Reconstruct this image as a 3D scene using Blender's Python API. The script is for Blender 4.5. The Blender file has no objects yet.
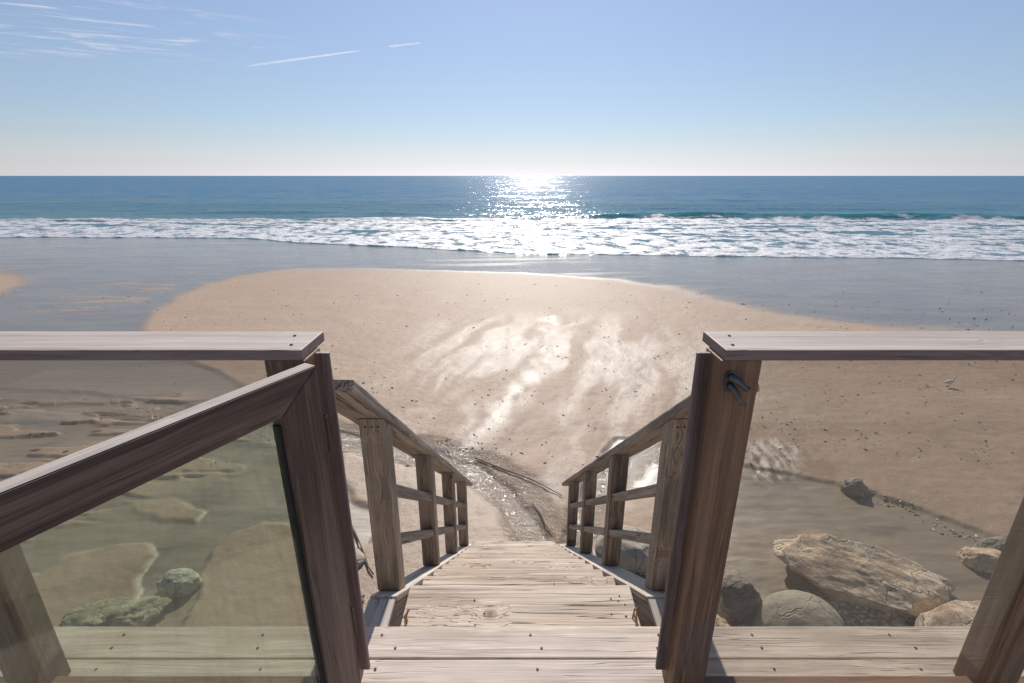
import bpy, bmesh, math, random
import numpy as np
from mathutils import Matrix, Vector, noise as mnoise

R = math.radians
scn = bpy.context.scene
COL = scn.collection
random.seed(7)

# ------------------------------------------------------------------ measures
F = 484.0; PITCH = R(18.9); CT, ST = math.cos(PITCH), math.sin(PITCH)
ZC = 1.45                       # eye height over the deck (deck top is z = 0)
ZS = -2.50                      # sand at the foot of the stairs
SEA = -3.75

def ray(px, py):
    v = py - 341.5
    return (px - 512.0, F*CT - v*ST, -(F*ST + v*CT))
def at(px, py, z):
    d = ray(px, py); t = (z - ZC)/d[2]
    return Vector((d[0]*t, d[1]*t, z))

# ------------------------------------------------------------------ numpy noise
def _hash(ix, iy, seed):
    n = (ix.astype(np.int64)*374761393 + iy.astype(np.int64)*668265263 + seed*1442695041) & 0x7fffffff
    n = ((n ^ (n >> 13))*1274126177) & 0x7fffffff
    n = (n ^ (n >> 16)) & 0x7fffffff
    return n/float(0x7fffffff)*2 - 1
def vnoise(x, y, seed=0):
    x = np.asarray(x, float); y = np.asarray(y, float)
    ix = np.floor(x); iy = np.floor(y); fx = x-ix; fy = y-iy
    ux = fx*fx*fx*(fx*(fx*6-15)+10); uy = fy*fy*fy*(fy*(fy*6-15)+10)
    def g(a, b):
        h = _hash(ix+a, iy+b, seed)*math.pi
        return np.cos(h)*(fx-a) + np.sin(h)*(fy-b)
    a = g(0,0); b = g(1,0); c = g(0,1); d = g(1,1)
    return ((a+(b-a)*ux)*(1-uy) + (c+(d-c)*ux)*uy)*1.5
def fbm(x, y, seed=0, octv=5, gain=.5, lac=2.03):
    s = 0; a = 1; n = 0
    for k in range(octv):
        s = s + a*vnoise(x*lac**k + 17.3*k, y*lac**k - 9.1*k, seed+k); n += a; a *= gain
    return s/n*1.6
def sstep(a, b, x):
    t = np.clip((x-a)/(b-a), 0, 1); return t*t*(3-2*t)
def polydist(X, Y, P, closed=False):
    d = np.full(X.shape, 1e9); n = len(P)
    for i in range(n if closed else n-1):
        ax, ay = P[i][0], P[i][1]; bx, by = P[(i+1) % n][0], P[(i+1) % n][1]
        vx, vy = bx-ax, by-ay; L = vx*vx+vy*vy+1e-9
        t = np.clip(((X-ax)*vx+(Y-ay)*vy)/L, 0, 1)
        d = np.minimum(d, np.hypot(X-ax-t*vx, Y-ay-t*vy))
    return d
def inside(X, Y, P):
    r = np.zeros(X.shape, bool); n = len(P)
    for i in range(n):
        ax, ay = P[i][0], P[i][1]; bx, by = P[(i+1) % n][0], P[(i+1) % n][1]
        if ay == by: continue
        c = ((ay > Y) != (by > Y)) & (X < (bx-ax)*(Y-ay)/(by-ay)+ax)
        r ^= c
    return r
def sdist(X, Y, P):
    d = polydist(X, Y, P, True); return np.where(inside(X, Y, P), d, -d)

# ------------------------------------------------------------------ object helpers
WM = {}
def thing(name, label, cat, loc=(0,0,0), group=None, kind=None):
    o = bpy.data.objects.new(name, None); COL.objects.link(o)
    o.empty_display_size = .1
    o.location = loc; WM[o.name] = Matrix.Translation(loc)
    tag(o, label, cat, group, kind); return o
def tag(o, label=None, cat=None, group=None, kind=None):
    if label: o['label'] = label
    if cat: o['category'] = cat
    if group: o['group'] = group
    if kind: o['kind'] = kind
    return o
def link(name, me, mats, M=Matrix.Identity(4), parent=None):
    o = bpy.data.objects.new(name, me); COL.objects.link(o)
    for m in (mats if isinstance(mats, (list, tuple)) else [mats]):
        me.materials.append(m)
    WM[o.name] = M.copy()
    if parent is not None:
        o.parent = parent
        o.matrix_basis = WM[parent.name].inverted() @ M
    else:
        o.matrix_basis = M
    return o
def bm2me(bm, name, smooth=False):
    me = bpy.data.meshes.new(name); bm.to_mesh(me); bm.free()
    if smooth:
        me.polygons.foreach_set('use_smooth', [True]*len(me.polygons))
    return me

def box_bm(L, W, T, bev=.003, seg=1, rough=0.0, seed=0):
    """box centred on the origin, long axis = local X (the grain)"""
    bm = bmesh.new()
    xs = [(-.5+i/seg)*L for i in range(seg+1)]
    rings = []
    for x in xs:
        rings.append([bm.verts.new((x, y*W/2, z*T/2)) for y, z in ((-1,-1),(1,-1),(1,1),(-1,1))])
    for a, b in zip(rings, rings[1:]):
        for k in range(4):
            bm.faces.new((a[k], a[(k+1)%4], b[(k+1)%4], b[k]))
    bm.faces.new(rings[0]); bm.faces.new(list(reversed(rings[-1])))
    bmesh.ops.recalc_face_normals(bm, faces=bm.faces)
    if bev > 0:
        ed = [e for e in bm.edges if len(e.link_faces) == 2 and e.calc_face_angle(0) > .5]
        bmesh.ops.bevel(bm, geom=ed, offset=bev, segments=2, affect='EDGES', profile=.6)
    if rough > 0:
        for v in bm.verts:
            n = mnoise.noise_vector(Vector((v.co.x*6+seed*3.1, v.co.y*9, v.co.z*9+seed)))
            v.co += Vector((n.x*rough*.6, n.y*rough, n.z*rough*.7))
    return bm
def frame(p0, p1, up=(0,0,1)):
    p0 = Vector(p0); p1 = Vector(p1)
    x = (p1-p0).normalized(); y = Vector(up).cross(x).normalized(); z = x.cross(y)
    M = Matrix((x, y, z)).transposed().to_4x4(); M.translation = (p0+p1)/2
    return M
_sd = [0]
def board(name, p0, p1, W, T, mat, parent, up=(0,0,1), bev=.003, seg=1, rough=0):
    _sd[0] += 1
    M = frame(p0, p1, up); L = (Vector(p1)-Vector(p0)).length
    return link(name, bm2me(box_bm(L, W, T, bev, seg, rough, _sd[0]), name), mat, M, parent)
def prism(name, pts, t0, t1, M, mat, parent, bev=.002):
    """polygon in local XY, from local z t0 to t1"""
    bm = bmesh.new()
    a = [bm.verts.new((p[0], p[1], t0)) for p in pts]; b = [bm.verts.new((p[0], p[1], t1)) for p in pts]
    n = len(pts)
    bm.faces.new(a); bm.faces.new(list(reversed(b)))
    for k in range(n): bm.faces.new((a[k], b[k], b[(k+1)%n], a[(k+1)%n]))
    bmesh.ops.recalc_face_normals(bm, faces=bm.faces)
    if bev: bmesh.ops.bevel(bm, geom=list(bm.edges), offset=bev, segments=2, affect='EDGES')
    return link(name, bm2me(bm, name), mat, M, parent)
_screw = {}
def screw(part, x, y, z, mat, r=.0035, axis='z'):
    key = (round(r, 4), axis, mat.name)
    if key not in _screw:
        bm = bmesh.new()
        bmesh.ops.create_cone(bm, cap_ends=True, segments=10, radius1=r, radius2=r*.8, depth=.003)
        bmesh.ops.create_cone(bm, cap_ends=True, segments=6, radius1=r*.35, radius2=r*.35, depth=.0034)
        _screw[key] = bm2me(bm, 'screw'); _screw[key].materials.append(mat)
    o = bpy.data.objects.new('screw', _screw[key]); COL.objects.link(o)
    M = Matrix.Translation((x, y, z))
    if axis == 'y': M = M @ Matrix.Rotation(R(90), 4, 'X')
    o.parent = part; o.matrix_basis = WM[part.name].inverted() @ M; WM[o.name] = M
    return o

# ------------------------------------------------------------------ materials
class NT:
    def __init__(s, name):
        s.m = bpy.data.materials.new(name); s.m.use_nodes = True
        s.t = s.m.node_tree; s.t.nodes.clear()
        s.out = s.n('ShaderNodeOutputMaterial')
    def n(s, ty, ins=None, **kw):
        nd = s.t.nodes.new(ty)
        for k, v in kw.items(): setattr(nd, k, v)
        if ins:
            for k, v in ins.items(): s.set(nd, k, v)
        return nd
    def set(s, nd, k, v):
        i = nd.inputs[k]
        if hasattr(v, 'is_output') or isinstance(v, bpy.types.NodeSocket): s.t.links.new(v, i)
        elif isinstance(v, bpy.types.Node): s.t.links.new(v.outputs[0], i)
        else:
            if isinstance(v, tuple) and len(v) == 3 and i.type == 'RGBA': v = v+(1,)
            i.default_value = v
    def math(s, op, a, b=None, c=None, clamp=False):
        nd = s.n('ShaderNodeMath', operation=op, use_clamp=clamp)
        s.set(nd, 0, a)
        if b is not None: s.set(nd, 1, b)
        if c is not None: s.set(nd, 2, c)
        return nd.outputs[0]
    def ramp(s, f, stops, interp='LINEAR'):
        nd = s.n('ShaderNodeValToRGB'); s.set(nd, 0, f); cr = nd.color_ramp; cr.interpolation = interp
        while len(cr.elements) < len(stops): cr.elements.new(.5)
        for e, (p, c) in zip(cr.elements, stops):
            e.position = p; e.color = (c if isinstance(c, tuple) else (c, c, c)) + (1,)
        return nd.outputs[0]
    def mix(s, f, a, b, mode='MIX'):
        nd = s.n('ShaderNodeMix', data_type='RGBA', blend_type=mode)
        s.set(nd, 0, f); s.set(nd, 6, a); s.set(nd, 7, b); return nd.outputs[2]
    def mixf(s, f, a, b):
        nd = s.n('ShaderNodeMix', data_type='FLOAT'); s.set(nd, 0, f); s.set(nd, 2, a); s.set(nd, 3, b); return nd.outputs[0]
    def noise(s, vec, scale, detail=4, rough=.55, dist=0, dim='3D'):
        nd = s.n('ShaderNodeTexNoise', noise_dimensions=dim)
        s.set(nd, 'Vector', vec); nd.inputs['Scale'].default_value = scale
        nd.inputs['Detail'].default_value = detail; nd.inputs['Roughness'].default_value = rough
        nd.inputs['Distortion'].default_value = dist
        return nd.outputs[0]
    def mapping(s, vec, scale=(1,1,1), loc=(0,0,0), rot=(0,0,0)):
        nd = s.n('ShaderNodeMapping'); s.set(nd, 'Vector', vec)
        nd.inputs['Scale'].default_value = scale; s.set(nd, 'Location', loc); nd.inputs['Rotation'].default_value = rot
        return nd.outputs[0]
    def rmap(s, vec, freq, ang):
        nd = s.n('ShaderNodeMapping', vector_type='TEXTURE'); s.set(nd, 'Vector', vec)
        nd.inputs['Scale'].default_value = tuple(1/f for f in freq); nd.inputs['Rotation'].default_value = (0, 0, ang)
        return nd.outputs[0]
    def bump(s, h, strength, dist, normal=None):
        nd = s.n('ShaderNodeBump'); s.set(nd, 'Height', h); s.set(nd, 'Strength', strength); s.set(nd, 'Distance', dist)
        if normal is not None: s.set(nd, 'Normal', normal)
        return nd.outputs[0]
    def attr(s, name):
        return s.n('ShaderNodeAttribute', attribute_name=name).outputs['Fac']
    def principled(s, **kw):
        nd = s.n('ShaderNodeBsdfPrincipled')
        for k, v in kw.items(): s.set(nd, k.replace('_', ' '), v)
        s.t.links.new(nd.outputs[0], s.out.inputs[0]); return nd

def wood(name, light, dark, crack=.35, knots=True, stain=None, rough=.75, grain=1.0, bumpd=.0012, sunlit_bleach=0):
    s = NT(name)
    tc = s.n('ShaderNodeTexCoord'); oi = s.n('ShaderNodeObjectInfo')
    off = s.n('ShaderNodeCombineXYZ', {0: s.math('MULTIPLY', oi.outputs['Random'], 37.0),
              1: s.math('MULTIPLY', oi.outputs['Random'], 11.0), 2: s.math('MULTIPLY', oi.outputs['Random'], 23.0)})
    v = s.n('ShaderNodeVectorMath', {0: tc.outputs['Object'], 1: off.outputs[0]}, operation='ADD').outputs[0]
    # knots push the grain aside
    kv = s.n('ShaderNodeTexVoronoi', voronoi_dimensions='2D')
    s.set(kv, 'Vector', s.mapping(v, (3.4, 4.0, 4.0))); kv.inputs['Scale'].default_value = 1.0
    kd = kv.outputs['Distance']
    warp = s.math('MULTIPLY', s.ramp(kd, [(0, 1.0), (.34, 0.0)], 'EASE'), 1.0 if knots else .25)
    wob = s.noise(s.mapping(v, (1.6, 5, 5)), 1.0, 2)
    lat = s.n('ShaderNodeVectorMath', {0: v, 1: s.n('ShaderNodeCombineXYZ', {0: 0.0,
          1: s.math('ADD', s.math('MULTIPLY', warp, .018), s.math('MULTIPLY', wob, .03)),
          2: s.math('MULTIPLY', warp, .018)}).outputs[0]}, operation='ADD').outputs[0]
    g1 = s.noise(s.mapping(lat, (1.2*grain, 42*grain, 42*grain)), 1.0, 5, .6)
    g2 = s.noise(s.mapping(lat, (5*grain, 260*grain, 260*grain)), 1.0, 3, .6)
    g3 = s.noise(s.mapping(v, (1.3, 3.5, 3.5)), 1.0, 3, .6)
    c = s.mix(s.ramp(g1, [(.40, 0.0), (.60, 1.0)]), dark, light)
    c = s.mix(s.math('MULTIPLY', s.ramp(g2, [(.42, 1.0), (.58, 0.0)]), .45), c, tuple(x*.5 for x in dark))
    c = s.mix(s.ramp(g3, [(.4, 0.0), (.65, .45)]), c, tuple(min(1, x*1.12) for x in light))
    cr = s.noise(s.mapping(lat, (1.0*grain, 75*grain, 75*grain), loc=(3.3, 1.7, .2)), 1.0, 2, .4)
    crk = s.math('MULTIPLY', s.ramp(s.math('ABSOLUTE', s.math('SUBTRACT', cr, .5)), [(0, 1.0), (.020, 0.0)]),
                 s.ramp(s.noise(s.mapping(v, (2.0, 8, 8)), 1.0, 2), [(.40, 0.0), (.54, 1.0)]))
    c = s.mix(s.math('MULTIPLY', crk, crack*2, clamp=True), c, tuple(x*.25 for x in dark))
    if knots:
        kk = s.ramp(kd, [(0, 1.0), (.035, .8), (.05, .35), (.06, .75), (.075, .25), (.085, .5), (.10, 0.0)])
        ksel = s.math('GREATER_THAN', s.n('ShaderNodeSeparateColor', {0: kv.outputs['Color']}).outputs[0], .62)
        c = s.mix(s.math('MULTIPLY', kk, ksel), c, (dark[0]*.5, dark[1]*.38, dark[2]*.3))
    if stain:
        st = s.ramp(s.noise(s.mapping(v, (2.5, 9, 9), loc=(5, 2, 8)), 1.0, 4, .65), [(.5, 0.0), (.68, .7)])
        c = s.mix(st, c, stain)
    if sunlit_bleach:  # up-facing sides paler: weathering plus sunlight painted into the colour
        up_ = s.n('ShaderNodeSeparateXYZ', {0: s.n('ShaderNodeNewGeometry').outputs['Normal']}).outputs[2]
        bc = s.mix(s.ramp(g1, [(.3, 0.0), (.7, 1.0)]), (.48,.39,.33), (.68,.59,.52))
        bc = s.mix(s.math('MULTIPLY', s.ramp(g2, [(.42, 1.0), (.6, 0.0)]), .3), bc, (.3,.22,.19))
        c = s.mix(s.math('MULTIPLY', s.ramp(up_, [(.7, 0.0), (.95, 1.0)]), sunlit_bleach), c, bc)
    c = s.n('ShaderNodeHueSaturation', {'Color': c, 'Value': s.math('ADD', s.math('MULTIPLY', oi.outputs['Random'], .22), .89)}).outputs[0]
    h = s.math('ADD', s.math('MULTIPLY', g1, .5), s.math('SUBTRACT', s.math('MULTIPLY', g2, .5), s.math('MULTIPLY', crk, 1.2)))
    s.principled(Base_Color=c, Roughness=s.math('ADD', s.math('MULTIPLY', g1, .2), rough-.1),
                 Normal=s.bump(h, .8, bumpd), Specular_IOR_Level=.35)
    return s.m

M_deck = wood('deck_wood', (.76, .64, .55), (.50, .40, .335), crack=.35, knots=False, rough=.7, stain=(.46,.36,.29))
M_tread = wood('tread_wood', (.78, .65, .53), (.53, .40, .30), crack=.75, knots=True, bumpd=.003, rough=.75)
M_strip = wood('strip_wood', (.60, .53, .47), (.38, .32, .27), crack=.5, knots=False, bumpd=.002)
M_gate = wood('gate_wood', (.225, .150, .118), (.105, .067, .052), crack=.3, knots=False, rough=.55, sunlit_bleach=.9)
M_cap = wood('cap_wood', (.30, .215, .195), (.17, .115, .10), crack=.3, knots=False, rough=.6, sunlit_bleach=.92)
M_post = wood('post_wood', (.42, .335, .26), (.24, .175, .125), crack=.5, knots=True, stain=(.13, .12, .11), bumpd=.002)
M_gpost = wood('railing_post_wood', (.34, .195, .115), (.17, .092, .052), crack=.3, knots=False, stain=(.17, .13, .115), rough=.6)
M_rail = wood('handrail_wood', (.44, .37, .31), (.22, .175, .145), crack=.9, knots=False, bumpd=.003, grain=.8)
M_board = wood('stringer_wood', (.42, .34, .28), (.24, .18, .14), crack=.5, knots=True, bumpd=.002)

def simple(name, col, rough=.5, metal=0.0, nscale=60, var=.3):
    s = NT(name); tc = s.n('ShaderNodeTexCoord')
    n = s.noise(tc.outputs['Object'], nscale, 4)
    c = s.mix(s.math('MULTIPLY', n, var*2, clamp=True), col, tuple(x*.5 for x in col))
    s.principled(Base_Color=c, Roughness=s.math('ADD', s.math('MULTIPLY', n, .3), rough-.15), Metallic=metal,
                 Normal=s.bump(n, .3, .001))
    return s.m
M_screw = simple('screw_steel', (.09, .06, .045), .5, .6, 400)
M_rust = simple('screw_rust', (.30, .12, .045), .8, 0, 400)
M_latch = simple('latch_iron', (.17, .155, .15), .45, .7, 90)
M_dark = simple('dark_rubber', (.02, .018, .016), .7)
M_alu = simple('channel_metal', (.10, .085, .075), .5, .3, 80)

def glass(name, tint, haze=.05, hcol=(.8,.78,.7)):
    s = NT(name)
    tc = s.n('ShaderNodeTexCoord')
    tr = s.n('ShaderNodeBsdfTransparent', {0: tint+(1,)})
    gl = s.n('ShaderNodeBsdfGlossy', {0: (1,1,1,1), 'Roughness': .02})
    fr = s.n('ShaderNodeLayerWeight', {0: .5})
    frf = s.math('ADD', s.math('MULTIPLY', s.math('POWER', fr.outputs['Facing'], 5.0), .9), .04)
    m1 = s.n('ShaderNodeMixShader', {0: frf, 1: tr.outputs[0], 2: gl.outputs[0]})
    df = s.n('ShaderNodeBsdfTranslucent', {0: hcol+(1,)}); dd = s.n('ShaderNodeBsdfDiffuse', {0: hcol+(1,)})
    ad = s.n('ShaderNodeMixShader', {0: .5, 1: df.outputs[0], 2: dd.outputs[0]})
    n = s.noise(s.mapping(tc.outputs['Object'], (1.5, 1, 1)), 2.2, 6, .65)
    sp = s.noise(tc.outputs['Object'], 55, 3, .6)
    f = s.math('ADD', s.math('MULTIPLY', s.ramp(n, [(.3, .3), (.7, 1.0)]), haze), s.math('MULTIPLY', s.ramp(sp, [(.62, 0.0), (.75, 1.0)]), haze*.8))
    m2 = s.n('ShaderNodeMixShader', {0: f, 1: m1.outputs[0], 2: ad.outputs[0]})
    s.t.links.new(m2.outputs[0], s.out.inputs[0])
    return s.m
M_glass = glass('railing_glass', (.785, .775, .745), .03)
M_gglass = glass('gate_glass', (.88, .94, .88), .013, (.72,.8,.7))

# ------------------------------------------------------------------ terrain data
shore_px = [(-900,238),(-200,237),(0,237.5),(120,237.5),(250,238.5),(300,243),(400,247),(520,253.5),(700,256),(860,258),(1024,261),(1300,264),(2200,266)]
_sp = [at(px, py, SEA) for px, py in shore_px]
_sx = np.array([p.x for p in _sp]); _sy = np.array([p.y for p in _sp])
def shore(x):
    x = np.asarray(x, float)
    return np.interp(x, _sx, _sy) + .35*vnoise(x*.25, x*0+3.3, 5) + .18*vnoise(x*.9, x*0+1.3, 6) + .07*vnoise(x*3.1, x*0, 8)

def plan(pts, z=ZS):
    r = []
    for px, py in pts:
        p = at(px, py, z)
        for _ in range(4):
            zz = float(basez(np.array([p.x]), np.array([p.y]))[0]); p = at(px, py, zz)
        r.append((p.x, p.y))
    return r
def basez(x, y):
    ys = shore(x)
    t = np.clip((y-4.5)/(ys-4.5), -3, 3)
    z = ZS + (SEA-.02-ZS)*np.where(t < 0, t*.12, np.where(t < 1, .72*t+.28*t*t, 1+ (t-1)*1.6))
    return z

BANK = plan([(136,333),(150,312),(168,299),(200,284),(250,273),(300,267.5),(400,268.5),(460,271),(520,272.5),(620,279),(680,287),(720,297),(790,313),(880,325),
             (1024,333),(1300,340),(1900,360),(1900,900),(1250,760),(1100,588),(1000,541),(920,512),(862,492),(800,477),(752,469),(715,466),(690,447),
             (660,436),(640,441),(615,438),(592,470),(570,520),(556,560),(546,535),(520,497),(488,470),(440,452),(380,440),(325,428),(262,398),(215,372),(165,352)])
LOW = plan([(338,446),(385,455),(430,464),(466,478),(500,505),(523,545),(530,640),(400,720),(330,640),(334,560),(372,545),(380,515),(352,500),(338,475)])
P1 = plan([(330,520),(292,527),(262,524),(232,535),(212,552),(200,572),(196,600),(182,640),(200,800),(330,800),(330,640)])
P2 = plan([(-200,560),(-60,575),(40,575),(62,556),(120,545),(150,545),(157,556),(143,578),(138,600),(120,700),(-200,700)])
P3 = plan([(120,500),(175,498),(206,512),(196,524),(160,520),(130,512)])
P4 = plan([(-90,266),(0,270),(30,277),(38,283),(20,290),(0,297),(-90,306)])
P5 = plan([(575,500),(610,486),(660,490),(690,500),(700,530),(660,560),(600,545)])
PLATS = [(BANK,.042),(LOW,.035),(P1,.04),(P2,.04),(P3,.02),(P4,.05),(P5,.03)]
STREAM = plan([(-200,390),(60,400),(180,415),(260,428),(330,436),(400,449),(440,457),(482,470),(518,496),(541,535),(551,600)])
BROOK = plan([(720,424),(672,446),(632,462),(606,488),(585,520),(560,560),(545,600)])
STREAKS = [ (plan([(548,318),(549,345),(535,375),(508,405),(478,436),(462,455)]), .24, .03, 1.0),
            (plan([(505,318),(500,350),(482,378),(450,402),(415,430)]), .14, .022, .35),
            (plan([(585,340),(590,370),(560,405),(530,430),(505,450)]), .16, .02, .35),
            (plan([(470,330),(440,352),(400,378),(360,392)]), .13, .014, .4),
            (plan([(655,360),(640,395),(600,425),(560,442),(520,458)]), .14, .016, .4),
            (plan([(600,322),(612,360),(600,400)]), .12, .012, .3),
            (plan([(437,410),(408,415),(380,430)]), .12, .018, .7) ]
FANS = plan([(745,445),(775,442),(800,452),(795,475),(765,482),(745,470)])
SHOAL = plan([(30,300),(90,284),(170,277),(190,284),(150,305),(60,314),(10,316)])
RIDGE = plan([(-400,395),(200,388),(300,440),(240,480),(0,560),(-400,620)])

def terrain(x, y, full=True):
    z = basez(x, y)
    far = sstep(8, 20, y)
    wob = .05*fbm(x*2.2, y*2.2, 11, 4) + far*(.25*fbm(x*.5, y*.8, 12, 5) + .35*sstep(2, 9, x)*fbm(x*.9, y*1.6, 13, 5))
    plat = np.zeros_like(x); hh = np.zeros_like(x)
    for P, h in PLATS:
        sd = sdist(x, y, P) + wob
        w = .04 + .012*np.clip(y-3, 0, 50) + (.30 + 1.3*sstep(2, 12, x))*far
        m = sstep(-w*.7, w*1.3, sd)
        plat = np.maximum(plat, m); hh = np.maximum(hh, h*(.45+.55*(1-far))*sstep(-w*.5, w*.5+.03, sd) + .02*sstep(0, .6+far, sd)*(1-far))
    # tan ridges in the creek on the left
    rg = np.clip(sdist(x, y, RIDGE)/.6, 0, 1)
    rn = fbm(x*.55+3, y*2.6, 31, 4)
    ridge = rg*sstep(.02, .16, rn)
    rg2 = np.clip(sdist(x, y, SHOAL)/.5, 0, 1)
    plat = np.maximum(plat, .75*rg2*sstep(.10, .38, fbm(x*.35+1.5, y*2.2, 33, 5)))
    plat = np.maximum(plat, ridge*.9); hh = np.maximum(hh, ridge*.035)
    dst = np.minimum(polydist(x, y, STREAM), polydist(x, y, BROOK)+.12) + .06*fbm(x*3, y*3, 17, 3)
    stream = sstep(.50, .30, dst)*sstep(12.5, 8, y)
    z = z + hh - .035*stream
    z = z + .02*fbm(x*.7, y*.7, 21, 4)*sstep(25, 12, y)*plat
    # rills left by the draining tide
    flow = np.zeros_like(x); gl = np.zeros_like(x)
    for P, w, dep, g in STREAKS:
        w = w*1.3; g = 1.0 if g == 1.0 else g*.5
        d = polydist(x, y, P) + .07*fbm(x*1.7, y*1.3, 41, 4)
        m = np.exp(-(np.maximum(d, 0)/w)**2)
        lip = np.exp(-((d-w*1.3)/(w*.35))**2)
        flow += .5*dep*m - dep*.12*lip; gl = np.maximum(gl, m*g*np.clip(.62+.9*fbm(x*2.6, y*1.2, 43, 5), 0, 1)*(.55+.45*sstep(12, 8, y)))
    ca, sa = math.cos(R(72)), math.sin(R(72))
    wx = x + .35*fbm(x*.5, y*.35, 51, 3); wy = y
    u = wx*ca + wy*sa; v = -wx*sa + wy*ca
    rill = fbm(u*.22, v*1.1, 61, 6, .55)
    near = sstep(17, 11, y)*sstep(4.5, 5.5, y)*sstep(-3.5, -1, x)*sstep(7, 3, x)
    z = z - flow*plat + .005*rill*near*plat
    gl = np.maximum(gl, near*.52*sstep(.28, -.34, rill)*(.8+.35*fbm(x*4, y*1.6, 45, 5)))
    gl = np.maximum(gl, .45*np.clip(sdist(x, y, LOW)/.15, 0, 1))
    fs = np.clip(sdist(x, y, FANS)/.2+.5, 0, 1)
    z = z + fs*.02*fbm(x*9+.6*fbm(x*3,y*2,5,2), y*2.3, 71, 3)
    gl = np.maximum(gl, fs*.9)
    # little footprints and lumps
    z = z + .006*fbm(x*5, y*5, 81, 4)*plat*sstep(20, 8, y)
    z = z + .004*fbm(x*2.5, y*9, 91, 3)*(1-plat)*sstep(12, 6, y)
    # slack water pool on the right
    return z, plat, stream, np.clip(gl, 0, 1), near
def tz(x, y):
    return float(terrain(np.array([float(x)]), np.array([float(y)]))[0][0])

def grid_mesh(name, X, Y, Z, attrs):
    nr, nc = X.shape
    me = bpy.data.meshes.new(name)
    co = np.empty((nr*nc, 3), np.float32); co[:,0] = X.ravel(); co[:,1] = Y.ravel(); co[:,2] = Z.ravel()
    i = np.arange(nr*nc).reshape(nr, nc)
    q = np.stack([i[:-1,:-1], i[:-1,1:], i[1:,1:], i[1:,:-1]], -1).reshape(-1, 4)
    me.vertices.add(nr*nc); me.vertices.foreach_set('co', co.ravel())
    me.loops.add(q.size); me.loops.foreach_set('vertex_index', q.ravel().astype(np.int32))
    me.polygons.add(len(q)); me.polygons.foreach_set('loop_start', np.arange(0, q.size, 4, dtype=np.int32))
    me.update(calc_edges=True)
    me.polygons.foreach_set('use_smooth', np.ones(len(q), bool))
    for k, a in attrs.items():
        at_ = me.attributes.new(k, 'FLOAT', 'POINT'); at_.data.foreach_set('value', np.ascontiguousarray(a.ravel(), np.float32))
    return me

# ---- beach
ys = np.concatenate([np.linspace(-60, 1, 24), np.geomspace(1.6, 75, 860)])
s = np.linspace(-1, 1, 900)
half = 1.25*np.maximum(ys, 1) + 4
Xm = s[None,:]*half[:,None]
outer = np.geomspace(1, 1.0, 1)
k = (np.arange(1, 13)/12.0)**2
XR = half[:,None] + k[None,:]*(260-half[:,None]); XL = -XR[:, ::-1]
X = np.concatenate([XL, Xm, XR], 1); Y = np.repeat(ys[:,None], X.shape[1], 1)
Z, plat, stream, gl, nearm = terrain(X, Y)
# ---- beach material
s_ = NT('sand')
geo = s_.n('ShaderNodeNewGeometry'); P = geo.outputs['Position']
plat_a = s_.attr('plateau'); str_a = s_.attr('stream'); gl_a = s_.attr('gloss')
n1 = s_.noise(P, .9, 6, .6); n2 = s_.noise(P, 7, 5, .6); n3 = s_.noise(P, 90, 3, .7); n4 = s_.noise(s_.mapping(P, (.35, 1.2, 1)), 1.2, 5, .6)
dry = s_.mix(n1, (.41, .285, .20), (.51, .375, .275))
dry = s_.mix(s_.math('MULTIPLY', s_.ramp(n2, [(.35, 0.0), (.7, 1.0)]), .30), dry, (.34, .235, .155))
dry = s_.mix(s_.math('MULTIPLY', s_.ramp(n3, [(.3, 0.0), (.7, 1.0)]), .20), dry, (.24, .165, .115))
wet = s_.mix(s_.ramp(n4, [(.38, 0.0), (.62, 1.0)]), (.20, .15, .10), (.115, .092, .068))
wet = s_.mix(s_.math('MULTIPLY', n2, .5), wet, (.16, .12, .085))
sepp = s_.n('ShaderNodeSeparateXYZ', {0: P})
film = s_.math('MAXIMUM', s_.ramp(s_.math('DIVIDE', sepp.outputs[1], 30.0), [(.26, 0.0), (.42, 1.0)]), s_.math('MULTIPLY', s_.ramp(n4, [(.52, 0.0), (.64, 1.0)]), .5))
damp = s_.mix(n1, (.24, .18, .12), (.38, .295, .20))
wet = s_.mix(film, damp, wet)
c = s_.mix(plat_a, wet, dry)
c = s_.mix(s_.math('MULTIPLY', gl_a, .40), c, (.25, .185, .13))
c = s_.mix(s_.math('MULTIPLY', str_a, .8), c, (.29, .215, .15))
r = s_.mixf(plat_a, s_.mixf(film, .34, s_.math('ADD', s_.math('MULTIPLY', n4, .10), .06)), .55)
r = s_.mixf(gl_a, r, .37); r = s_.mixf(str_a, r, .11)
b1 = s_.bump(n3, .8, .004)
b2 = s_.bump(s_.math('ADD', n2, s_.math('MULTIPLY', s_.noise(P, 24, 5, .75), .6)), s_.math('ADD', s_.math('MULTIPLY', plat_a, .7), .05), .020, b1)
rip = s_.noise(s_.mapping(P, (15, 19, 8)), 1.0, 4, .65, 1.2)
b3 = s_.bump(rip, s_.math('MULTIPLY', str_a, 1.0), .028, b2)
rip2 = s_.noise(s_.mapping(P, (1.6, 5.5, 2)), 1.0, 4, .6, .6)
fl = s_.noise(s_.rmap(P, (.30, 2.4, 1), R(70)), 1.0, 9, .70, .25)
fl2 = s_.noise(s_.rmap(P, (3.5, 24, 4), R(66)), 1.0, 4, .6, .3)
b3 = s_.bump(s_.math('ADD', fl, s_.math('MULTIPLY', fl2, .22)), s_.math('MULTIPLY', s_.attr('rill'), .75), .020, b3)
c = s_.mix(s_.math('MULTIPLY', s_.math('MULTIPLY', s_.ramp(fl, [(.36, 1.0), (.47, 0.0)]), s_.attr('rill')), .45), c, (.27, .185, .125))
b4 = s_.bump(rip2, s_.math('MULTIPLY', s_.math('SUBTRACT', 1.0, plat_a), .35), .015, b3)
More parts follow.
